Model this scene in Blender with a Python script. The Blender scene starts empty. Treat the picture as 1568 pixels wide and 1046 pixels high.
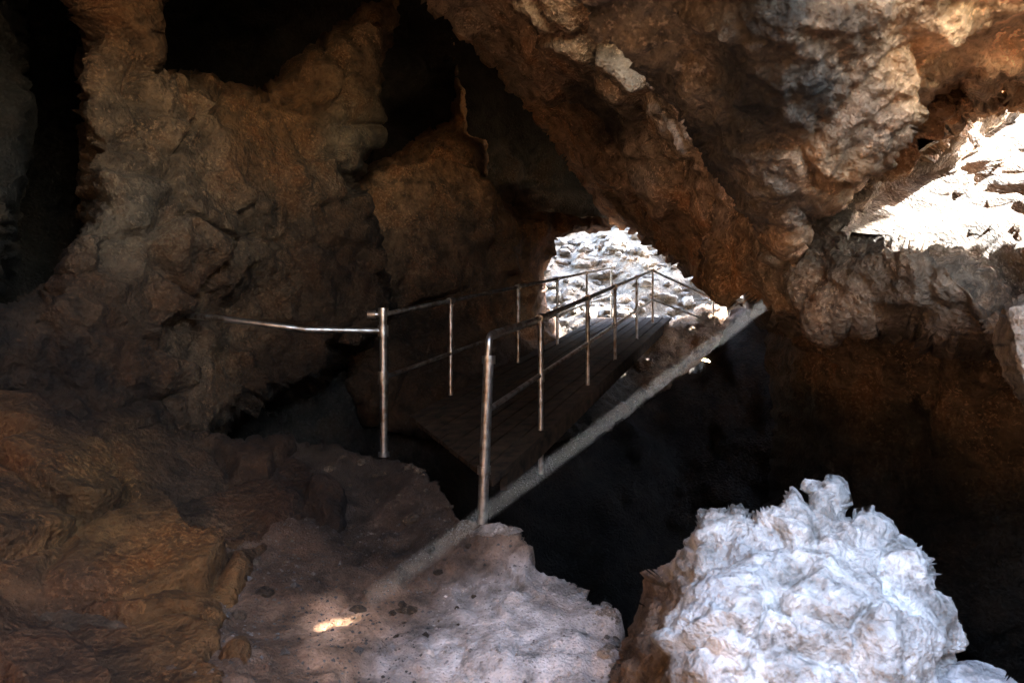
import bpy, math, random
import numpy as np
from mathutils import Vector, noise, Matrix
random.seed(4); np.random.seed(4)
CZ=1.6; F=1045.0
scene=bpy.context.scene
def W(px,py,d):
    return Vector(((px-784)/F*d, d, CZ+(523-py)/F*d))
SUN=Vector((2.65,1.55,1.63)).normalized()
HIT=W(512,957,3.45); 
# ------------------------------------------------------------ materials
def rock_mat(name, speck=0.35, bump=0.035, fine=1.0, gravel=0.0, stain=(0.30,0.17,0.08), pale=(0.5,0.46,0.42), pit=0.0, pits=15, pitc=0.4):
    m=bpy.data.materials.new(name); m.use_nodes=True; nt=m.node_tree; N=nt.nodes; L=nt.links
    b=N['Principled BSDF']; b.inputs['Roughness'].default_value=0.9
    b.inputs['Specular IOR Level'].default_value=0.25
    tc=N.new('ShaderNodeTexCoord'); at=N.new('ShaderNodeAttribute'); at.attribute_name='tone'
    def nz(scale,det,rough=0.6,dist=0.0):
        n=N.new('ShaderNodeTexNoise'); n.inputs['Scale'].default_value=scale; n.inputs['Detail'].default_value=det
        n.inputs['Roughness'].default_value=rough; n.inputs['Distortion'].default_value=dist
        L.new(tc.outputs['Object'],n.inputs['Vector']); return n
    def ramp(src,p0,p1,c0=(0,0,0,1),c1=(1,1,1,1)):
        r=N.new('ShaderNodeValToRGB'); r.color_ramp.elements[0].position=p0; r.color_ramp.elements[1].position=p1
        r.color_ramp.elements[0].color=c0; r.color_ramp.elements[1].color=c1; L.new(src,r.inputs['Fac']); return r
    def mix(mode,fac,a,bb):
        x=N.new('ShaderNodeMix'); x.data_type='RGBA'; x.blend_type=mode
        if isinstance(fac,float): x.inputs[0].default_value=fac
        else: L.new(fac,x.inputs[0])
        for i,v in ((6,a),(7,bb)):
            if isinstance(v,tuple): x.inputs[i].default_value=v+(1,)
            else: L.new(v,x.inputs[i])
        return x.outputs[2]
    big=nz(1.1,4,0.6,0.6); med=nz(6,5,0.65,0.3); sm=nz(38*fine,3,0.7); st=nz(2.3,5,0.65,0)
    v1=ramp(big.outputs['Fac'],0.3,0.7,(0.55,0.53,0.5,1),(1.4,1.35,1.3,1))
    c=mix('MULTIPLY',1.0,at.outputs['Color'],v1.outputs['Color'])
    v2=ramp(med.outputs['Fac'],0.35,0.65,(0.45,0.43,0.4,1),(1.5,1.45,1.4,1))
    c=mix('MULTIPLY',1.0,c,v2.outputs['Color'])
    sf=ramp(st.outputs['Fac'],0.52,0.66); 
    stc=mix('MULTIPLY',1.0,at.outputs['Color'],tuple(v*5 for v in stain))
    c=mix('MIX',sf.outputs['Color'],c,stc)
    pf=ramp(sm.outputs['Fac'],0.52,0.62); pm=ramp(st.outputs['Fac'],0.5,0.36)
    pp=N.new('ShaderNodeMath'); pp.operation='MULTIPLY'; L.new(pf.outputs['Color'],pp.inputs[0]); L.new(pm.outputs['Color'],pp.inputs[1])
    p2=N.new('ShaderNodeMath'); p2.operation='MULTIPLY'; L.new(pp.outputs[0],p2.inputs[0]); p2.inputs[1].default_value=speck
    palec=mix('MULTIPLY',1.0,at.outputs['Color'],tuple(v*5 for v in pale))
    c=mix('MIX',p2.outputs[0],c,palec)
    vo=N.new('ShaderNodeTexVoronoi'); vo.inputs['Scale'].default_value=30*fine; L.new(tc.outputs['Object'],vo.inputs['Vector'])
    dk=ramp(vo.outputs['Distance'],0.05,0.28,(0.4,0.37,0.35,1),(1,1,1,1))
    c=mix('MULTIPLY',0.6,c,dk.outputs['Color'])
    def add(a,bv,k):
        x=N.new('ShaderNodeMath'); x.operation='MULTIPLY_ADD'; L.new(bv,x.inputs[0]); x.inputs[1].default_value=k
        L.new(a,x.inputs[2]); return x.outputs[0]
    h=add(med.outputs['Fac'],sm.outputs['Fac'],0.3)
    h=add(h,vo.outputs['Distance'],0.22)
    if pit>0:
        pn=nz(pits,5,0.7,0.3); pr=ramp(pn.outputs['Fac'],0.34,0.48,(pitc,pitc*.92,pitc*.86,1),(1,1,1,1))
        c=mix('MULTIPLY',0.8,c,pr.outputs['Color'])
        h=add(h,pn.outputs['Fac'],pit)
    L.new(c,b.inputs['Base Color'])
    if gravel>0:
        g=N.new('ShaderNodeTexVoronoi'); g.inputs['Scale'].default_value=75; L.new(tc.outputs['Object'],g.inputs['Vector'])
        h=add(h,g.outputs['Distance'],-gravel)
    bp=N.new('ShaderNodeBump'); bp.inputs['Strength'].default_value=1.0; bp.inputs['Distance'].default_value=bump
    L.new(h,bp.inputs['Height']); L.new(bp.outputs['Normal'],b.inputs['Normal'])
    return m
M_wall=rock_mat('cave_rock',0.7,0.06,stain=(0.25,0.175,0.115))
M_near=rock_mat('near_rock',0.8,0.045,1.3,stain=(0.24,0.18,0.12),pit=0.8)
M_floor=rock_mat('dirt_floor',0.15,0.02,1.4,0.25,stain=(0.22,0.18,0.15))
M_bould=rock_mat('pale_boulder_rock',0.2,0.042,0.9,0.0,(0.17,0.165,0.16),(0.2,0.2,0.2),pit=1.3,pits=10,pitc=0.3)
# ------------------------------------------------------------ helpers
def tps(pts,vals,q,lam=1e-3):
    pts=np.array(pts,float)/500; q=q/500; n=len(pts)
    def U(r2): return 0.5*r2*np.log(np.maximum(r2,1e-12))
    K=U(((pts[:,None]-pts[None])**2).sum(-1))+np.eye(n)*lam
    Pm=np.hstack([np.ones((n,1)),pts]); A=np.zeros((n+3,n+3)); A[:n,:n]=K; A[:n,n:]=Pm; A[n:,:n]=Pm.T
    s=np.linalg.solve(A,np.concatenate([vals,np.zeros(3)]))
    out=np.zeros(len(q))
    for i in range(n): out+=s[i]*U(((q-pts[i])**2).sum(-1))
    return out+s[n]+q@s[n+1:]
def idw(cols,q):
    c=np.array(cols,float); w=1/((((q[:,None]-c[None,:,:2])/60)**2).sum(-1)+0.15)**1.8
    return (w@c[:,2:])/w.sum(1,keepdims=True)
def sdist(poly,q):
    p=np.array(poly,float); inside=np.zeros(len(q),bool); dm=np.full(len(q),1e9)
    for i in range(len(p)):
        a=p[i]; b=p[(i+1)%len(p)]; ab=b-a
        t=np.clip(((q-a)@ab)/max(ab@ab,1e-9),0,1)
        dm=np.minimum(dm,np.hypot(*(q-a-t[:,None]*ab).T))
        c=((a[1]>q[:,1])!=(b[1]>q[:,1]))
        with np.errstate(divide='ignore',invalid='ignore'):
            xi=(b[0]-a[0])*(q[:,1]-a[1])/(b[1]-a[1]+1e-12)+a[0]
        inside^=(c&(q[:,0]<xi))
    return np.where(inside,dm,-dm)
def relh(p,amp,sc,facet,fs,att):
    v=Vector(p)
    h=amp*noise.fractal(v*sc,1.0,2.1,5)
    h+=amp*0.35*(1-2*abs(noise.noise(v*sc*2.3+Vector((7,3,1)))))
    h+=amp*0.22*noise.fractal(v*sc*7,0.7,2.1,3)*att
    if facet>0:
        w=v+0.25/fs*Vector((noise.noise(v*fs*1.7),noise.noise(v*fs*1.7+Vector((5,5,5))),0))
        ds,ps=noise.voronoi(w*fs)
        c=Vector(ps[0]); rv=noise.noise_vector(c*3.3)
        e=ds[1]-ds[0]
        g=facet*(noise.noise(c*2.7)*1.2+rv.dot(w*fs-c)*1.1)*min(1,e/0.10)
        if e<0.10: g-=facet*0.35*(1-e/0.10)
        h+=g
    return h*(0.3+0.7*att)
def add_mesh(name,verts,faces,mat,cols=None,smooth=True):
    me=bpy.data.meshes.new(name); me.from_pydata([tuple(v) for v in verts],[],faces); me.update()
    if cols is not None:
        ca=me.color_attributes.new(name='tone',type='FLOAT_COLOR',domain='POINT')
        cc=np.ones((len(verts),4),np.float32); cc[:,:3]=cols; ca.data.foreach_set('color',cc.ravel())
    if smooth: me.polygons.foreach_set('use_smooth',[True]*len(me.polygons))
    ob=bpy.data.objects.new(name,me); scene.collection.objects.link(ob); me.materials.append(mat); return ob
def relief(name,outline,ctrl,cols,step,mat,rimw=60,thick=1.0,rimvec=(0,0,0),amp=0.1,sc=1.0,facet=0.0,fs=1.5,holes=(),rag=10,dclip=(1,16),killbeam=0,tone=1.0,trim=0):
    p=np.array(outline,float)
    x0,y0=p.min(0); x1,y1=p.max(0)
    xs=np.arange(x0-step,x1+step*2,step); ys=np.arange(y0-step,y1+step*2,step)
    nx,ny=len(xs),len(ys); X,Y=np.meshgrid(xs,ys); q=np.stack([X.ravel(),Y.ravel()],1)
    wr=np.array([[noise.fractal(Vector((a/45,b/45,3.3)),0.8,2,4),noise.fractal(Vector((a/45,b/45,9.3)),0.8,2,4)] for a,b in q]) if rag else 0
    qq=q+wr*rag if rag else q
    sd=sdist(outline,qq)
    for h in holes: sd=np.minimum(sd,-sdist(h,qq))
    keep=sd>0
    S=sd.reshape(ny,nx); sy,sx=np.gradient(S,step); g=np.stack([sx.ravel(),sy.ravel()],1)
    g/=np.maximum(np.linalg.norm(g,axis=1,keepdims=True),0.3)
    near=keep&(sd<1.45*step)
    q=q.copy(); q[near]-=g[near]*sd[near][:,None]; sd=np.where(near,0,sd)
    c=np.array(ctrl,float)
    disp=tps(c[:,:2],1/c[:,2],q); disp=np.clip(disp,1/dclip[1],1/dclip[0]); d=1/disp
    e=np.clip(sd/rimw,0,1); f=(1-e)**2.4
    d2=d+thick*f
    P=np.stack([(q[:,0]-784)/F*d2,d2,CZ+(523-q[:,1])/F*d2],1)+np.array(rimvec)[None]*f[:,None]
    G=P.reshape(ny,nx,3); gy=np.gradient(G,axis=0); gx=np.gradient(G,axis=1)
    n=np.cross(gy,gx); n/=np.linalg.norm(n,axis=2,keepdims=True)+1e-9
    for _ in range(6):
        pad=np.pad(n,((1,1),(1,1),(0,0)),mode='edge')
        n=(pad[:-2,1:-1]+pad[2:,1:-1]+pad[1:-1,:-2]+pad[1:-1,2:]+n)/5
    n=n.reshape(-1,3); n/=np.linalg.norm(n,axis=1,keepdims=True)+1e-9
    vd=P-np.array([0,0,CZ]); s=np.sign((n*vd).sum(1)); n*=-s[:,None]
    idx=np.where(keep)[0]; P2=P.copy()
    for i in idx:
        P2[i]=P[i]+n[i]*relh(P[i],amp,sc,facet,fs,1-0.8*f[i])
    if trim:
        y=P2[:,1]; hw=3+.6*y; top=2.1+.5*y; cz=(top-4.5)/2; hz=(top+4.5)/2
        keep&=np.sqrt((P2[:,0]/hw)**2+((P2[:,2]-CZ-cz)/hz)**2)<trim
    if killbeam:
        t=(P2-np.array(HIT))@np.array(SUN); dist=np.linalg.norm(P2-np.array(HIT)-t[:,None]*np.array(SUN)[None],axis=1)
        keep&=~((dist<killbeam)&(t>1.0))
    K=keep.reshape(ny,nx); kf=K[:-1,:-1]&K[1:,:-1]&K[:-1,1:]&K[1:,1:]
    mp=-np.ones(nx*ny,int); used=np.where(keep)[0]; mp[used]=np.arange(len(used))
    jj,ii=np.where(kf); a=jj*nx+ii
    faces=np.stack([mp[a],mp[a+nx],mp[a+nx+1],mp[a+1]],1).tolist()
    return add_mesh(name,P2[used],faces,mat,idw(cols,q[used])*np.array(tone))
BR=(0.27,0.175,0.11); GB=(0.26,0.20,0.145); DK=(0.018,0.015,0.012); OR=(0.35,0.21,0.11); GR=(0.26,0.235,0.20)  # DK: near-black tone that puts the shade of deep cavities into the colour
def C(x,y,c,k=1.0): return (x,y,c[0]*k,c[1]*k,c[2]*k)
# ------------------------------------------------------------ back wall of the cave
exit_hole=[(832,400),(845,360),(880,348),(955,346),(1015,376),(1105,442),(1135,470),(1090,500),(1070,545),(1010,575),(950,560),(890,530),(850,480)]
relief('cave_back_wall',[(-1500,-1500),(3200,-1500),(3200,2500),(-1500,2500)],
 [(-1500,-1500,6),(3200,-1500,6.5),(3200,2500,6.5),(-1500,2500,6),(0,300,7.5),(0,0,7.5),(400,0,9),(650,0,10),(800,100,11),(900,400,12),(1000,450,12),(1100,500,11.5),(1000,700,10),(1300,700,8.5),(1568,300,8.5),(1568,900,8),(500,600,8),(900,900,9),(300,1046,7)],
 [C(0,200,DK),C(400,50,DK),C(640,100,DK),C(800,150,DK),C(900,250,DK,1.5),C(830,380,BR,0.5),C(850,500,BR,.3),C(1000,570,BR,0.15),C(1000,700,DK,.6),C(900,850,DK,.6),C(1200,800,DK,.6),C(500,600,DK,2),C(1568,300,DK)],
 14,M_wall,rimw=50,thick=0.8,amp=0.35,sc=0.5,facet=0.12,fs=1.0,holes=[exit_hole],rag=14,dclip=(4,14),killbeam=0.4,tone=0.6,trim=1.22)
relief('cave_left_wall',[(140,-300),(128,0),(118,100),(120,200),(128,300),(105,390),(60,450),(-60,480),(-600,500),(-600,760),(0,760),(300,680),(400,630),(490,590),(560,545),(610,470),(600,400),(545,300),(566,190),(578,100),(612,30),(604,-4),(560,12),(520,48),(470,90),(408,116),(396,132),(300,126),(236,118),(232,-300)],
 [(150,0,5.0),(170,200,4.9),(120,400,4.6),(-100,550,3.9),(-600,600,3.2),(350,200,5.9),(350,350,5.6),(560,60,7.2),(550,180,7.0),(540,330,7.0),(350,480,5.9),(250,560,5.0),(0,700,4.2),(560,450,7.2),(480,560,6.6)],
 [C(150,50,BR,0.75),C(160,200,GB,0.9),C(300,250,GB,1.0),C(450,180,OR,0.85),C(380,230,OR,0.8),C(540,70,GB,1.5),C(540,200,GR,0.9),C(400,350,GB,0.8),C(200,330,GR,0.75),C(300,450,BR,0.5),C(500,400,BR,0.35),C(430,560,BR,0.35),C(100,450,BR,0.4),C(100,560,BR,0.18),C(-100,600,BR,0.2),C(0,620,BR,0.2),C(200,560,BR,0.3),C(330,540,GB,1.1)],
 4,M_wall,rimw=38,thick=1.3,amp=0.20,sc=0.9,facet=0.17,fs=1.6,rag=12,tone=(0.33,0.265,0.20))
relief('cave_crevice_wall',[(-700,-400),(60,-400),(40,0),(50,200),(30,400),(-20,520),(-700,600)],
 [(-700,-400,4.0),(0,0,5.6),(0,300,5.2),(-300,100,4.4),(-700,600,3.2),(0,500,5.0)],
 [C(0,0,DK,1.5),C(0,200,DK,2.2),(0,400,.05,.035,.02),C(-400,0,DK,2)],6,M_wall,rimw=40,thick=1.0,amp=0.2,sc=1,facet=0.1,fs=1.5,tone=0.3)
relief('cave_middle_wall',[(500,330),(545,285),(575,250),(610,236),(655,203),(688,190),(697,120),(680,45),(692,40),(712,140),(722,200),(742,212),(746,280),(770,305),(800,322),(860,335),(930,335),(935,352),(890,356),(852,366),(836,400),(845,470),(862,540),(800,620),(700,680),(560,640),(480,480)],
 [(560,300,8.2),(690,100,9.3),(690,220,8.8),(740,300,9.2),(650,330,8.4),(850,345,10.6),(930,340,11.2),(830,420,10.4),(850,520,10.3),(650,500,8.6),(560,600,8.0),(780,600,9.3),(740,400,9.0)],
 [C(600,300,BR,1.2),C(690,200,OR,1.2),C(700,100,GB,2),C(740,250,BR,1.4),C(680,360,BR,0.5),C(750,400,BR,0.4),C(800,390,OR,0.7),C(840,400,OR,1.7),C(850,480,OR,0.8),C(650,520,BR,0.25),C(770,580,BR,0.25),C(900,345,BR,.8)],
 3.5,M_wall,rimw=26,thick=1.2,amp=0.2,sc=0.7,facet=0.14,fs=1.1,rag=9,tone=(0.42,.35,.29))
# ------------------------------------------------------------ right sloping slab with side opening
side_hole=[(1308,352),(1345,298),(1400,258),(1440,212),(1475,180),(1530,165),(1640,190),(1660,500),(1600,500),(1550,470),(1520,425),(1480,398),(1430,372),(1360,360)]
relief('cave_roof_slab',[(560,-300),(612,-10),(650,8),(700,50),(770,118),(830,188),(870,250),(905,305),(950,352),(1010,388),(1060,430),(1110,458),(1150,476),(1190,500),(1250,512),(1300,498),(1380,500),(1460,530),(1540,560),(1640,620),(2000,700),(2000,-300)],
 [(600,-100,6.0),(640,0,6.6),(770,120,7.6),(870,250,9.0),(950,352,10.6),(1060,430,7.0),(1150,476,4.5),(1250,510,3.9),(1100,380,5.0),(1000,250,5.6),(900,100,5.2),(850,0,4.7),(1300,420,3.4),(1450,420,3.0),(1560,540,2.9),(1400,250,3.2),(1560,200,2.9),(1200,200,4.2),(1200,-300,3.4),(2000,-300,2.4),(2000,700,2.6)],
 [C(650,5,GB,1.8),C(700,45,GB,2),C(780,130,GB,2.3),C(830,180,OR,2),C(870,240,BR,2.4),C(800,60,BR,1.1),C(860,90,BR,1.2),C(900,150,DK,1.5),C(930,190,DK,1.5),C(960,130,GB,1.8),C(1000,230,GB,2.0),C(950,340,OR,1.6),C(1050,330,BR,2.0),C(1080,420,OR,1.4),C(1180,470,GB,1.3),C(1200,410,GB,0.9),C(1260,450,BR,0.8),C(1300,400,GB,0.7),C(1450,440,GB,0.7),C(1500,520,BR,0.6),C(1500,150,OR,1.4),C(1568,200,OR,1.4)],  # tones raised along ridge and middle: light on the slab painted in
 4,M_wall,rimw=34,thick=1.3,amp=0.15,sc=1.0,facet=0.14,fs=1.5,holes=[side_hole],rag=9,killbeam=0.14,tone=(.72,.7,.68))
relief('cave_roof_lobe',[(820,-500),(890,-30),(915,30),(960,70),(1015,150),(1075,235),(1125,300),(1165,345),(1192,388),(1212,402),(1228,385),(1240,345),(1300,300),(1345,262),(1400,200),(1440,150),(1470,128),(1500,170),(1550,140),(1640,130),(1900,100),(1900,-500)],
 [(900,-500,1.35),(900,0,2.2),(1000,100,2.35),(1100,200,2.35),(1208,395,2.6),(1150,120,2.0),(1250,200,2.1),(1300,50,1.8),(1440,120,2.3),(1568,80,2.2),(1400,-300,1.4),(1900,-500,1.3),(1900,100,1.9)],
 [C(950,30,GB,1.1),C(1050,130,GB,1.1),C(1100,120,GR,0.22),C(1150,180,GR,0.22),C(1200,300,GR,0.6),C(1210,380,OR,1.7),C(1270,270,OR,2.1),C(1300,50,BR,0.8),C(1330,170,BR,1.5),C(1400,150,OR,3),C(1500,80,OR,3.6),C(1450,30,OR,3),C(1568,60,OR,4.2),C(1200,0,GR,0.22),C(1250,150,GR,.35),C(1400,0,BR,1.6)],  # orange lifted in the upper right corner to paint in its lit glow
 4,M_near,rimw=45,thick=0.9,amp=0.10,sc=1.7,facet=0.08,fs=2.0,rag=9,tone=0.48)
relief('right_ledge_rock',[(1532,470),(1518,520),(1530,575),(1545,605),(1590,650),(1800,720),(1900,300),(1700,320),(1610,430)],
 [(1540,520,2.3),(1560,600,2.25),(1800,700,2.0),(1900,300,2.0),(1610,420,2.3)],[C(1550,520,GB,1.7),C(1560,600,GB,1.6),C(1700,500,BR,1.6)],4,M_near,rimw=30,thick=0.5,amp=0.05,sc=3,facet=0.03,fs=4,rag=6,tone=.55)
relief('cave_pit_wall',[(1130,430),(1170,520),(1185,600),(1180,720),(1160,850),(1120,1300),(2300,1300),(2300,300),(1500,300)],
 [(1170,500,6.6),(1180,700,6.6),(1300,520,5.4),(1568,500,4.4),(1568,700,4.6),(1400,900,5.2),(1200,1000,6.3),(2300,1300,4.2),(2300,300,4.2)],
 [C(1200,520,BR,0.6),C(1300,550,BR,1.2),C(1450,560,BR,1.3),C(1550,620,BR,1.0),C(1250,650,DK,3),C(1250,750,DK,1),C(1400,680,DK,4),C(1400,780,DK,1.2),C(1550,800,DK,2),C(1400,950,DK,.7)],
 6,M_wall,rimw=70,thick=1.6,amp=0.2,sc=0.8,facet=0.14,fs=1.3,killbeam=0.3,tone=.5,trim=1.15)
# ------------------------------------------------------------ floor ledge
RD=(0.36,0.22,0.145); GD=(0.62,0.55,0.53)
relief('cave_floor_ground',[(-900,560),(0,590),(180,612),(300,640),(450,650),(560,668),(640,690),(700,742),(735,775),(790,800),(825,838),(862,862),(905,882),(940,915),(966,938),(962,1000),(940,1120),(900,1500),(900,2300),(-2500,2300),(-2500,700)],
 [(-900,560,3.0),(0,600,4.4),(180,620,5.0),(300,650,5.5),(588,692,5.4),(640,700,5.2),(738,800,4.15),(790,802,4.15),(862,862,3.95),(966,938,3.5),(700,900,3.85),(512,957,3.45),(700,1020,3.05),(940,1046,2.95),(200,820,3.9),(0,1046,2.7),(-300,800,3.0),(300,1046,2.85),(450,800,4.3),(0,800,3.6),(500,1500,1.65),(500,2300,0.95),(-2500,2300,0.8),(-1500,1000,2.0),(900,1500,1.75),(900,2300,.95)],
 [C(0,700,BR,0.2),C(150,750,(0.25,.17,.08),.3),C(100,950,BR,0.25),C(300,800,BR,0.2),C(400,700,BR,.12),C(500,690,BR,.12),C(300,1000,RD,0.22),C(380,960,RD,.2),C(420,1020,RD,.3),C(430,890,RD,.16),C(450,750,RD,0.1),C(520,750,RD,0.1),C(520,810,RD,0.1),C(560,850,RD,0.1),C(600,740,RD,.1),C(660,760,RD,.1),C(600,800,RD,0.1),C(600,860,RD,.12),C(650,810,RD,.1),C(650,850,RD,.12),C(700,800,RD,.12),C(740,820,RD,.15),C(700,840,RD,.15),C(640,890,RD,.25),C(560,700,RD,0.1),C(480,900,RD,0.14),C(540,900,RD,.16),C(560,955,RD,.9),C(512,957,RD,1.7),C(500,945,RD,1.0),C(600,920,RD,.4),C(700,880,RD,0.35),C(750,855,RD,.35),C(720,910,GD,.5),C(800,840,RD,.5),C(790,880,GD,.6),C(780,930,GD,1.0),C(850,1000,GD,1.1),C(700,1000,GD,0.95),C(930,940,GD,0.9),C(600,1010,GD,0.5),C(520,1020,RD,.6),C(780,812,BR,0.3),C(720,760,BR,0.15)],  # dirt tones with skylight pool, sun spot and surrounding shade painted in
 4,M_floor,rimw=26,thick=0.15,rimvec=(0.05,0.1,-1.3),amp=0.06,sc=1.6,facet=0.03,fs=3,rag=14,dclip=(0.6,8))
relief('cracked_floor_rock',[(-700,600),(60,575),(200,600),(270,640),(330,660),(440,665),(500,720),(520,790),(470,800),(400,850),(330,930),(370,1000),(330,1120),(-700,1500)],
 [(-700,600,2.9),(0,600,4.25),(200,610,4.9),(330,660,5.2),(480,720,4.9),(510,790,4.25),(400,850,3.85),(340,930,3.4),(350,1046,2.8),(200,820,3.7),(0,1046,2.45),(0,800,3.3),(-700,1500,1.4),(150,950,3.1)],
 [C(0,700,(0.3,.18,.08),0.8),C(150,780,(0.3,.2,.085),1.2),C(250,870,(0.34,.21,.09),1.2),C(100,950,BR,0.9),C(300,750,GB,0.7),C(400,700,BR,0.4),C(480,760,BR,0.35),C(60,1000,BR,0.7),C(100,620,BR,.3)],
 3.5,M_wall,rimw=22,thick=0.1,rimvec=(0,0.1,-0.5),amp=0.05,sc=1.3,facet=0.17,fs=1.7,rag=9,dclip=(0.8,8),tone=(.25,.19,.145))
relief('pale_boulder',[(1238,742),(1286,737),(1294,760),(1292,792),(1330,780),(1362,798),(1372,822),(1418,846),(1432,890),(1434,935),(1449,968),(1446,1020),(1460,1100),(1500,1400),(900,1400),(945,1060),(950,1000),(975,940),(985,880),(1018,862),(1034,838),(1068,815),(1070,786),(1132,786),(1150,805),(1185,790),(1205,765),(1212,748),(1240,770)],
 [(1265,745,2.55),(1265,790,2.42),(1100,800,2.5),(1350,800,2.5),(1200,830,2.3),(1330,860,2.25),(1200,920,2.05),(1040,860,2.35),(1060,930,2.1),(985,900,2.7),(960,1000,2.6),(1040,1000,1.98),(1200,1040,1.85),(1430,900,2.5),(1445,1000,2.35),(1380,1000,2.0),(1200,1400,1.6),(900,1400,2.0),(1500,1400,1.9)],
 [C(1200,900,(0.70,.69,.68)),C(1100,820,(0.55,.53,.51)),C(1040,850,(.5,.46,.43)),C(990,900,(.3,.2,.14),0.6),C(970,1000,(.22,.13,.08),0.5),C(1000,960,(.25,.16,.1),0.5),C(1000,1040,(.25,.16,.1),0.5),C(1060,950,(0.68,.68,.68)),C(1350,900,(0.7,.7,.7)),C(1200,1040,(.68,.68,.68)),C(1260,760,(.58,.57,.56))],  # left face browned and darkened: its shadow is in the colour
 2.2,M_bould,rimw=12,thick=0.3,amp=0.06,sc=2.6,facet=0.075,fs=3.8,rag=6)
relief('pale_boulder.001',[(1430,1022),(1480,1014),(1520,1024),(1560,1046),(1650,1150),(1650,1400),(1400,1400),(1410,1060)],
 [(1480,1016,2.3),(1560,1046,2.2),(1500,1200,1.8),(1650,1400,1.7),(1400,1400,1.6)],[C(1500,1040,(.55,.55,.57))],3,M_bould,rimw=14,thick=0.3,amp=0.03,sc=4,facet=0.03,fs=5,rag=5)
relief('bridge_end_mound',[(960,560),(985,520),(1000,500),(1030,488),(1070,470),(1110,470),(1120,520),(1075,545),(1050,575),(1010,600),(960,640),(880,680),(820,660),(860,590),(920,560)],
 [(1020,500,11.3),(1100,490,11.4),(1075,520,11.0),(1020,570,10.4),(850,640,9.5),(880,590,10)],[C(1040,510,BR,1.0),C(1000,570,BR,0.6),C(960,600,DK,2),C(880,620,DK,1)],3,M_wall,rimw=18,thick=0.9,amp=0.16,sc=1.2,facet=0.1,fs=1.5,rag=6)
# ------------------------------------------------------------ enclosing cave shell
SKY=np.array([1.05,-0.05,CZ+2.05]); 
TUBE0=W(1480,310,3.3); TUBED=Vector((0.80,0.47,0.33)).normalized()
def shell():
    ny_,ns=110,140; ys=np.linspace(-3.2,12.6,ny_); V=[];Fc=[];cols=[]
    for y in ys:
        hw=3.0+0.6*y; top=2.1+0.5*y
        s=min(max((y-2)/2,0),1); bot=-1.7-2.8*s
        k=1.0
        if y<-2: k=max(0.02,math.sqrt(max(0,1-((-2-y)/1.2)**2)))
        cz=(top+bot)/2; hz=(top-bot)/2
        for j in range(ns):
            a=2*math.pi*j/ns; p=Vector((hw*k*math.cos(a),y,CZ+cz+hz*k*math.sin(a)))
            n=Vector((math.cos(a),0,math.sin(a)))
            V.append(p+n*(0.35*noise.fractal(p*0.7,0.9,2,4)+0.1))
            cols.append((.33,.25,.175) if y<1.5 else (.10,.07,.045))  # unseen rear shell made paler to bounce fill light forward
    V=np.array(V)
    tube0=np.array(TUBE0); td=np.array(TUBED)
    def ok(c):
        if c[1]<2.5 and c[2]>CZ+1 and math.hypot(c[0]-SKY[0],c[1]-SKY[1])<1.35: return False
        r=c-np.array(HIT); t=r@np.array(SUN)
        if t>1 and np.linalg.norm(r-t*np.array(SUN))<0.4: return False
        r=c-tube0; t=r@td
        if t>0.5 and np.linalg.norm(r-t*td)<1.15: return False
        return True
    for i in range(ny_-1):
        for j in range(ns):
            f=(i*ns+j,i*ns+(j+1)%ns,(i+1)*ns+(j+1)%ns,(i+1)*ns+j)
            if ok(V[list(f)].mean(0)): Fc.append(f)
    Fc.append(tuple(range(ns)))
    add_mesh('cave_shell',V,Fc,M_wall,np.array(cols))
shell()
hp=[Vector(p) for p in side_hole]; hc=sum(hp,Vector((0,0)))/len(hp)
def tube():
    n=80; pts=[]; L=len(hp)
    for i in range(n):
        t=i/n*L; a=hp[int(t)]; b=hp[(int(t)+1)%L]; pts.append(a.lerp(b,t-int(t)))
    V=[];Fc=[];nr=60
    for k in range(nr):
        s=k/(nr-1)
        for p in pts:
            q=hc+(p-hc)*(1.15+1.8*min(s*1.15,1))
            P=W(q.x,q.y,3.45)+TUBED*(s*5.0)
            rad=(P-(W(hc.x,hc.y,3.45)+TUBED*(s*5.0)))
            P+=rad.normalized()*(0.26*noise.fractal(P*2.2,0.8,2,5)*min(1,0.3+s*3))
            V.append(P)
    for k in range(nr-1):
        for i in range(n): Fc.append((k*n+i,k*n+(i+1)%n,(k+1)*n+(i+1)%n,(k+1)*n+i))
    add_mesh('side_opening_rock',V,Fc,M_near,np.tile(np.array([[0.19,0.155,0.12]]),(len(V),1)))
tube()
def aperture():  # unseen plate added to trim the sun down to one beam
    c=HIT+SUN*(3.47+1.2); a=SUN.cross(Vector((0,0,1))).normalized(); b=SUN.cross(a)
    V=[];Fc=[];n=64;rr=[0.0,0.15,0.35,0.7]
    for k,r in enumerate(rr):
        for i in range(n):
            t=2*math.pi*i/n; base=0.043*(1+0.35*noise.noise(Vector((math.cos(t)*1.7,math.sin(t)*1.7,5))))
            V.append(c+a*math.cos(t)*(base+r)+b*math.sin(t)*(base+r)*1.0+SUN*(0.2*r*noise.noise(Vector((t,r*4,0)))))
    for k in range(len(rr)-1):
        for i in range(n): Fc.append((k*n+i,k*n+(i+1)%n,(k+1)*n+(i+1)%n,(k+1)*n+i))
    add_mesh('sun_aperture_plate',V,Fc,M_wall,np.tile(np.array([[0.1,0.07,0.04]]),(len(V),1)))
aperture()
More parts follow.
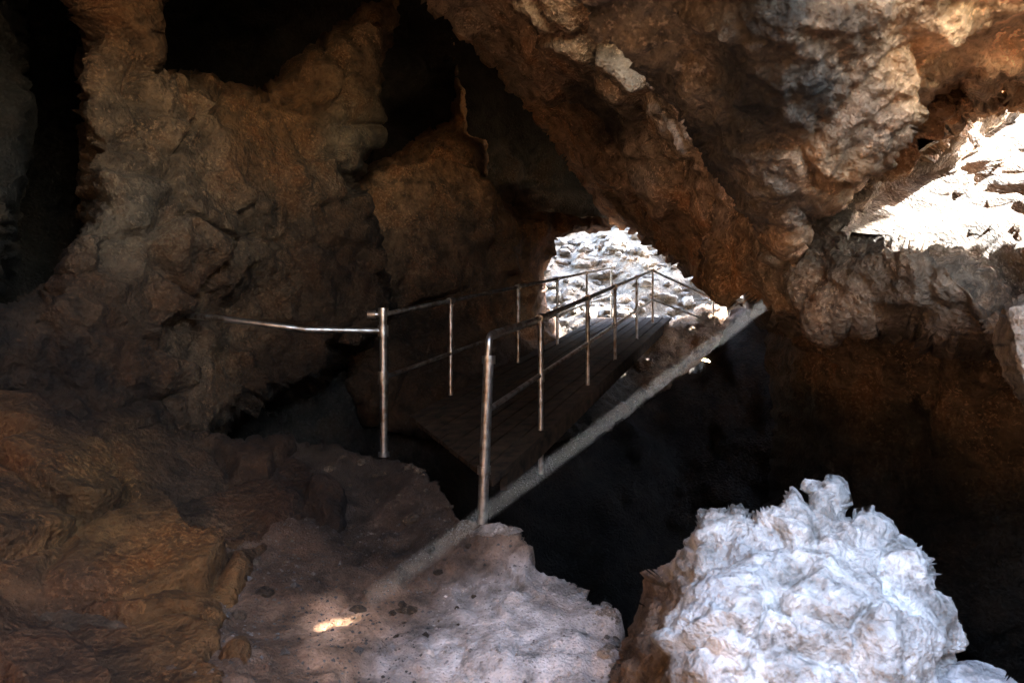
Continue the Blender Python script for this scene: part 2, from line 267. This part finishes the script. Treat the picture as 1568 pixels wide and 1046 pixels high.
# ------------------------------------------------------------ outside rubble slope
import bmesh
bm=bmesh.new(); bmesh.ops.create_icosphere(bm,subdivisions=2,radius=1); bv=[v.co.copy() for v in bm.verts]; bf=[[v.index for v in f.verts] for f in bm.faces]; bm.free()
def rocks(name,items,mat):
    V=[];Fc=[];cols=[]
    for (c,r,g) in items:
        sx,sy,sz=random.uniform(.7,1.4),random.uniform(.7,1.2),random.uniform(.5,.9); o=Vector((random.random()*50,0,0)); b0=len(V)
        for v in bv:
            ds,ps=noise.voronoi(v*1.2+o)
            m=r*(0.85+0.35*noise.noise(v*1.5+o)+0.25*noise.noise(Vector(ps[0])*4))
            V.append((c[0]+v.x*m*sx,c[1]+v.y*m*sy,c[2]+v.z*m*sz))
        Fc+=[[i+b0 for i in f] for f in bf]; cols+=[g]*len(bv)
    add_mesh(name,V,Fc,mat,np.array(cols),smooth=False)
def outside():
    V=[];Fc=[];nx,ny=120,90
    for j in range(ny):
        for i in range(nx):
            x=-8+24*i/(nx-1); y=11.9+16*j/(ny-1)
            z=CZ-0.35+(y-11.9)*0.75+0.5*noise.fractal(Vector((x*0.6,y*0.6,0)),0.9,2,5)
            V.append((x,y,z))
    for j in range(ny-1):
        for i in range(nx-1): a=j*nx+i; Fc.append((a,a+1,a+nx+1,a+nx))
    add_mesh('outside_ground',V,Fc,M_wall,np.tile(np.array([[0.22,0.20,0.165]]),(len(V),1)))
    it=[]
    for k in range(1500):
        x=random.uniform(-1,6); y=random.uniform(12,18); z=CZ-0.35+(y-11.9)*0.75
        r=random.choice([0.05,0.07,0.1,0.17])*random.uniform(0.7,1.3)
        z+=0.5*noise.fractal(Vector((x*0.6,y*0.6,0)),0.9,2,5); g=random.uniform(0.1,0.28)*(1.5 if x>1.5 else .9)
        it.append(((x,y,z),r,(g,g*0.97,g*0.9)))
    rocks('rubble',it,M_wall)
    it=[]
    for k in range(90):
        s=random.uniform(0.9,4.4); R_=0.5+0.25*s
        th=random.uniform(-2.7,-0.6)
        a=TUBED.cross(Vector((0,0,1))).normalized(); b=a.cross(TUBED)
        c=W(hc.x,hc.y,3.45)+TUBED*s+(a*math.cos(th)*-1+b*math.sin(th))*R_
        g=random.uniform(.05,.26); it.append((c,random.uniform(.1,.26),(g,g*.88,g*.76)))
    rocks('rubble.001',it,M_near)
outside()
def gravel():
    fl=bpy.data.objects['cave_floor_ground']; V=[];Fc=[];cols=[]
    t=[Vector(v) for v in ((1,0,-.3),(-.5,.87,-.3),(-.5,-.87,-.3),(0.1,0.1,.6),(.6,.7,.2),(-.9,.1,.2))]
    fs=[(0,4,3),(4,1,3),(1,5,3),(5,2,3),(2,0,3),(0,1,4),(1,2,5),(0,2,1)]
    for k in range(3000):
        x=random.uniform(-1.6,0.6); y=random.uniform(2.7,4.4)
        hit,loc,nn,_=fl.ray_cast(Vector((x,y,CZ+0.5)),Vector((0,0,-1)))
        if not hit or loc.z<CZ-1.7: continue
        r=random.choice([0.004,0.005,0.006,0.01])*random.uniform(.7,1.4)
        if random.random()<0.02: r*=2.5
        R=Matrix.Rotation(random.uniform(0,6.3),3,'Z'); b0=len(V)
        for v in t: V.append(loc+R@Vector((v.x*r,v.y*r*random.uniform(.7,1.2),v.z*r*random.uniform(.7,1.3))))
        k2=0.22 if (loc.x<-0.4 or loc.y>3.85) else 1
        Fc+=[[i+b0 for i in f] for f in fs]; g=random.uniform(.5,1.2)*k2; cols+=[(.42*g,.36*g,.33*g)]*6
    add_mesh('gravel',V,Fc,M_floor,np.array(cols),smooth=False)
    lip=[(738,790),(790,806),(825,843),(862,866),(905,887),(940,920),(962,945),(955,1000)]
    it=[]
    def drop(x,y,r,g):
        hit,loc,nn,_=fl.ray_cast(Vector((x,y,CZ+0.5)),Vector((0,0,-1)))
        if hit and loc.z>CZ-1.62: it.append((loc+Vector((0,0,-r*.15)),r,g))
    for k in range(150):
        i=random.randrange(len(lip)-1); t_=random.random(); px=lip[i][0]*(1-t_)+lip[i+1][0]*t_-abs(random.gauss(0,18)); py=lip[i][1]*(1-t_)+lip[i+1][1]*t_+abs(random.gauss(0,8))+4
        d=1.36*F/(py-523) if py>850 else 4.05
        g=random.uniform(.14,.34); drop((px-784)/F*d,d,random.choice([.012,.018,.025,.045])*random.uniform(.7,1.3),(g,g*.85,g*.76))
    for k in range(70):
        g=random.uniform(.03,.11); drop(random.uniform(-1.5,-.2),random.uniform(3.3,5.2),random.choice([.012,.02,.035,.06])*random.uniform(.7,1.2),(g*1.1,g*.75,g*.5))
    rocks('loose_stones',it,M_near)
bpy.context.view_layer.update()
gravel()
# ------------------------------------------------------------ metal footbridge with railings
def metal():
    m=bpy.data.materials.new('weathered_steel'); m.use_nodes=True; nt=m.node_tree; b=nt.nodes['Principled BSDF']
    n=nt.nodes.new('ShaderNodeTexNoise'); n.inputs['Scale'].default_value=14; n.inputs['Detail'].default_value=6
    r=nt.nodes.new('ShaderNodeValToRGB'); r.color_ramp.elements[0].position=.35; r.color_ramp.elements[1].position=.6
    r.color_ramp.elements[0].color=(0.22,0.15,0.10,1); r.color_ramp.elements[1].color=(0.55,0.49,0.43,1)
    tc=nt.nodes.new('ShaderNodeTexCoord'); nt.links.new(tc.outputs['Object'],n.inputs['Vector'])
    nt.links.new(n.outputs['Fac'],r.inputs['Fac']); nt.links.new(r.outputs['Color'],b.inputs['Base Color'])
    b.inputs['Metallic'].default_value=0.95
    mr=nt.nodes.new('ShaderNodeMapRange'); mr.inputs[3].default_value=.48; mr.inputs[4].default_value=.25
    nt.links.new(n.outputs['Fac'],mr.inputs[0]); nt.links.new(mr.outputs[0],b.inputs['Roughness']); return m
M_met=metal()
M_deck=bpy.data.materials.new('deck_boards'); M_deck.use_nodes=True
nt=M_deck.node_tree; b=nt.nodes['Principled BSDF']; n=nt.nodes.new('ShaderNodeTexNoise'); n.inputs['Scale'].default_value=9; n.inputs['Detail'].default_value=6
tcn=nt.nodes.new('ShaderNodeTexCoord'); nt.links.new(tcn.outputs['Object'],n.inputs['Vector'])
r=nt.nodes.new('ShaderNodeValToRGB'); r.color_ramp.elements[0].position=.3; r.color_ramp.elements[1].position=.7; r.color_ramp.elements[0].color=(.008,.005,.003,1); r.color_ramp.elements[1].color=(.06,.033,.018,1)
nt.links.new(n.outputs['Fac'],r.inputs['Fac']); nt.links.new(r.outputs['Color'],b.inputs['Base Color']); b.inputs['Roughness'].default_value=.9; b.inputs['Specular IOR Level'].default_value=.12
bridge=bpy.data.objects.new('footbridge',None); scene.collection.objects.link(bridge)
def pipe(name,pts,r):
    cu=bpy.data.curves.new(name,'CURVE'); cu.dimensions='3D'; cu.bevel_depth=r; cu.bevel_resolution=5; cu.use_fill_caps=True
    s=cu.splines.new('POLY'); s.points.add(len(pts)-1)
    for p,q in zip(s.points,pts): p.co=(*q,1)
    ob=bpy.data.objects.new(name,cu); scene.collection.objects.link(ob); cu.materials.append(M_met); ob.parent=bridge; 
    for sp in cu.splines: sp.use_smooth=True
    return ob
Z0=lambda y: CZ+0.01+0.164*(y-4.1)
R=lambda t: Vector((-0.14+0.349*t,4.1+t,Z0(4.1+t)))
Lf=lambda t: Vector((-1.02+0.42*t,5.4+t,Z0(5.4+t)-0.01))
up=Vector((0,0,1))
rt=[0.0,1.02,2.5,3.83,5.35,6.9]; lt=[0,1.05,2.6,3.9,5.2,6.6]
def bend(a,b,c,n=7,r=0.09):
    p0=b+(a-b).normalized()*r; p2=b+(c-b).normalized()*r
    return [p0.lerp(b,i/n).lerp(b.lerp(p2,i/n),i/n) for i in range(n+1)]
base=W(738,812,4.12); topc=R(0)+Vector((0,0,0.03))
pipe('front_post',[base,topc+Vector((0.0,0,-0.13))],0.032)
pipe('handrail_right',[topc+Vector((-0.008,0,-0.16))]+bend(topc-up*.2,topc,R(0.8),r=0.07)+[R(0.8),R(6.9)],0.021)
def collar(p,r=0.042,h=0.05,axis=up): pipe('pipe_fitting',[p-axis*h/2,p+axis*h/2],r)
collar(base.lerp(topc,0.31),0.040,0.05); collar(topc-up*0.15,0.041,0.05); 
pipe('base_flange',[base-up*0.02,base+up*0.015],0.06)
rd=(R(1)-R(0)).normalized(); ld=(Lf(1)-Lf(0)).normalized()
H=0.82
for t in rt[1:]:
    pipe('post',[R(t)-up*(H+(0.35 if t<1.5 else 0.15)),R(t)],0.02); collar(R(t),0.031,0.09,rd); collar(R(t)-up*.45,0.029,0.06)
pipe('midrail_right',[R(0)-up*.42+Vector((0,0.02,0)),R(6.9)-up*.47],0.018)
for t in lt[1:]:
    pipe('post',[Lf(t)-up*(H+0.1),Lf(t)],0.02); collar(Lf(t),0.031,0.09,ld); collar(Lf(t)-up*.47,0.029,0.06)
lb=W(588,695,5.42)
pipe('corner_post',[lb,Lf(0)+up*0.01],0.029)
for k,(dz,h) in enumerate(((0.02,0.06),(-0.13,0.09),(-0.50,0.10))): collar(Lf(0)+up*dz,0.042,h)
pipe('base_flange',[lb-up*0.02,lb+up*0.015],0.045)
pipe('handrail_left',[Lf(0)-Vector((0.09,0,0)),Lf(0),Lf(6.6)],0.020)
collar(Lf(0)-Vector((0.09,0,0)),0.034,0.06,Vector((1,0,0)))
pipe('midrail_left',[Lf(0)-up*.5,Lf(6.6)-up*.48],0.018)
pipe('wall_rail',[Lf(0)-up*0.13,W(470,505,5.2),W(330,487,5.0),W(290,484,5.4)],0.024)
e=W(1092,458,11.6); pipe('end_rail',[R(6.9),e],0.02); pipe('post',[e,e-up*.9],0.02); pipe('end_midrail',[R(6.9)-up*.47,e-up*.4],0.016)
e2=Lf(6.6)+Vector((0.3,1.6,0.25)); pipe('end_rail_left',[Lf(6.6),e2],0.02)
V=[];Fc=[]
def hexa(p):
    b0=len(V); V.extend(p)
    Fc.extend([[b0+i for i in f] for f in ((0,1,2,3),(7,6,5,4),(0,4,5,1),(1,5,6,2),(2,6,7,3),(3,7,4,0))])
def box(c,ax,ay,az):
    hexa([c+ax*i+ay*j-az for i,j in ((-1,-1),(1,-1),(1,1),(-1,1))]+[c+ax*i+ay*j+az for i,j in ((-1,-1),(1,-1),(1,1),(-1,1))])
dv=Vector((0.375,1,0.164)); side=Vector((1,-0.375,0)).normalized(); nrm=side.cross(dv).normalized()
A0=Vector((-.20,4.25)); B0=Vector((-.86,5.75)); ab=B0-A0
D0=R(0)-up*(H+0.03)+side*0.04
def near_s(o):
    p=D0-side*o
    return -(ab.x*(p.y-A0.y)-ab.y*(p.x-A0.x))/(ab.x*dv.y-ab.y*dv.x)
nb=9; bw=1.30/nb
for i in range(nb):
    o1=i*bw+0.009; o2=(i+1)*bw-0.009; s1=near_s(o1); s2=near_s(o2); dz=nrm*random.uniform(-.006,.006)
    ss=[(s1,s2)]+[(c,c) for c in (random.uniform(3,4),random.uniform(5.4,6))]+[(7.6,7.6)]
    for (a1,a2),(b1,b2) in zip(ss[:-1],ss[1:]):
        q=[D0-side*o1+dv*(a1+.004),D0-side*o2+dv*(a2+.004),D0-side*o2+dv*b2,D0-side*o1+dv*b1]
        hexa([v+dz-nrm*0.018 for v in q]+[v+dz+nrm*0.018 for v in q])
me=bpy.data.meshes.new('deck'); me.from_pydata([tuple(v) for v in V],[],Fc); ob=bpy.data.objects.new('deck',me); scene.collection.objects.link(ob); me.materials.append(M_deck); ob.parent=bridge
V=[];Fc=[]
for off,t0 in ((-0.02,0.3),(-1.2,1.9)):
    a=R(t0)-up*(H+0.13)+side*off; bq=a+dv*(7.5-t0)
    mid=(a+bq)/2; box(mid,side*0.025,(bq-a)/2,up*0.07)
me=bpy.data.meshes.new('beams'); me.from_pydata([tuple(v) for v in V],[],Fc); ob=bpy.data.objects.new('beams',me); scene.collection.objects.link(ob); me.materials.append(M_deck); ob.parent=bridge
# ------------------------------------------------------------ sunbeam: dust in the light shaft
m=bpy.data.materials.new('dusty_air'); m.use_nodes=True; nt=m.node_tree; nt.nodes.remove(nt.nodes['Principled BSDF'])
vs=nt.nodes.new('ShaderNodeVolumeScatter'); vs.inputs['Density'].default_value=0.25; vs.inputs['Color'].default_value=(.95,.95,1,1)
nt.links.new(vs.outputs[0],nt.nodes['Material Output'].inputs['Volume'])
V=[];Fc=[];n=24; a=SUN.cross(up).normalized(); b2=SUN.cross(a)
for k,t in enumerate((0.20,4.5)):
    for i in range(n):
        th=2*math.pi*i/n; V.append(HIT+SUN*t+(a*math.cos(th)+b2*math.sin(th))*0.056)
for i in range(n): Fc.append((i,(i+1)%n,n+(i+1)%n,n+i))
Fc.append(tuple(range(n))[::-1]); Fc.append(tuple(range(n,2*n)))
add_mesh('sunbeam',V,Fc,m)
V=[];Fc=[]
for k in range(1500):
    t=random.uniform(0.2,4.4); rr=0.045*math.sqrt(random.random()); th=random.uniform(0,6.3)
    c=HIT+SUN*t+(a*math.cos(th)+b2*math.sin(th))*rr; s=random.uniform(.0005,.0017); b0=len(V)
    R3=[Vector((random.gauss(0,1),random.gauss(0,1),random.gauss(0,1))).normalized()*s for _ in range(4)]
    V+= [c+v for v in R3]; Fc+=[[b0,b0+1,b0+2],[b0,b0+2,b0+3],[b0,b0+3,b0+1],[b0+1,b0+3,b0+2]]
dm=bpy.data.materials.new('dust'); dm.use_nodes=True; dm.node_tree.nodes['Principled BSDF'].inputs['Base Color'].default_value=(.5,.49,.48,1)
add_mesh('airborne_dust',V,Fc,dm)
# ------------------------------------------------------------ light
w=bpy.data.worlds.new('World'); scene.world=w; w.use_nodes=True; nt=w.node_tree
sky=nt.nodes.new('ShaderNodeTexSky'); sky.sky_type='NISHITA'; sky.sun_disc=False
sky.sun_elevation=math.asin(SUN.z); sky.sun_rotation=math.atan2(SUN.x,SUN.y)
mx=nt.nodes.new('ShaderNodeMix'); mx.data_type='RGBA'; mx.blend_type='MULTIPLY'; mx.inputs[0].default_value=1; mx.inputs[7].default_value=(1.14,1.0,.9,1)
nt.links.new(sky.outputs[0],mx.inputs[6]); nt.links.new(mx.outputs[2],nt.nodes['Background'].inputs[0]); nt.nodes['Background'].inputs[1].default_value=9.5
sl=bpy.data.lights.new('sun','SUN'); sl.energy=90; sl.angle=math.radians(0.5); sl.color=(1,.95,.88)
so=bpy.data.objects.new('sun',sl); scene.collection.objects.link(so); so.rotation_euler=SUN.to_track_quat('Z','Y').to_euler(); so.location=(20,10,20)
def portal(name,loc,dirv,sx,sy):
    l=bpy.data.lights.new(name,'AREA'); l.shape='RECTANGLE'; l.size=sx; l.size_y=sy; l.cycles.is_portal=True
    o=bpy.data.objects.new(name,l); scene.collection.objects.link(o); o.location=loc; o.rotation_euler=(-Vector(dirv)).to_track_quat('Z','Y').to_euler()
portal('skylight_portal',(SKY[0],SKY[1],SKY[2]+0.6),(0,0,-1),3.3,3.3)
portal('exit_portal',W(970,450,12.6),(0,-1,0),4.5,3.5)
portal('side_portal',TUBE0+TUBED*4.2,-TUBED,3.6,3.6)
# ------------------------------------------------------------ camera
cam=bpy.data.cameras.new('camera'); cam.lens=24; cam.sensor_width=36; cam.clip_start=0.05; cam.clip_end=500
cam.dof.use_dof=True; cam.dof.focus_distance=5.0; cam.dof.aperture_fstop=2.8
co=bpy.data.objects.new('camera',cam); scene.collection.objects.link(co); co.location=(0,0,CZ); co.rotation_euler=(math.radians(90),0,0)
scene.camera=co
scene.view_settings.view_transform='Standard'; scene.view_settings.look='None'; scene.view_settings.exposure=0
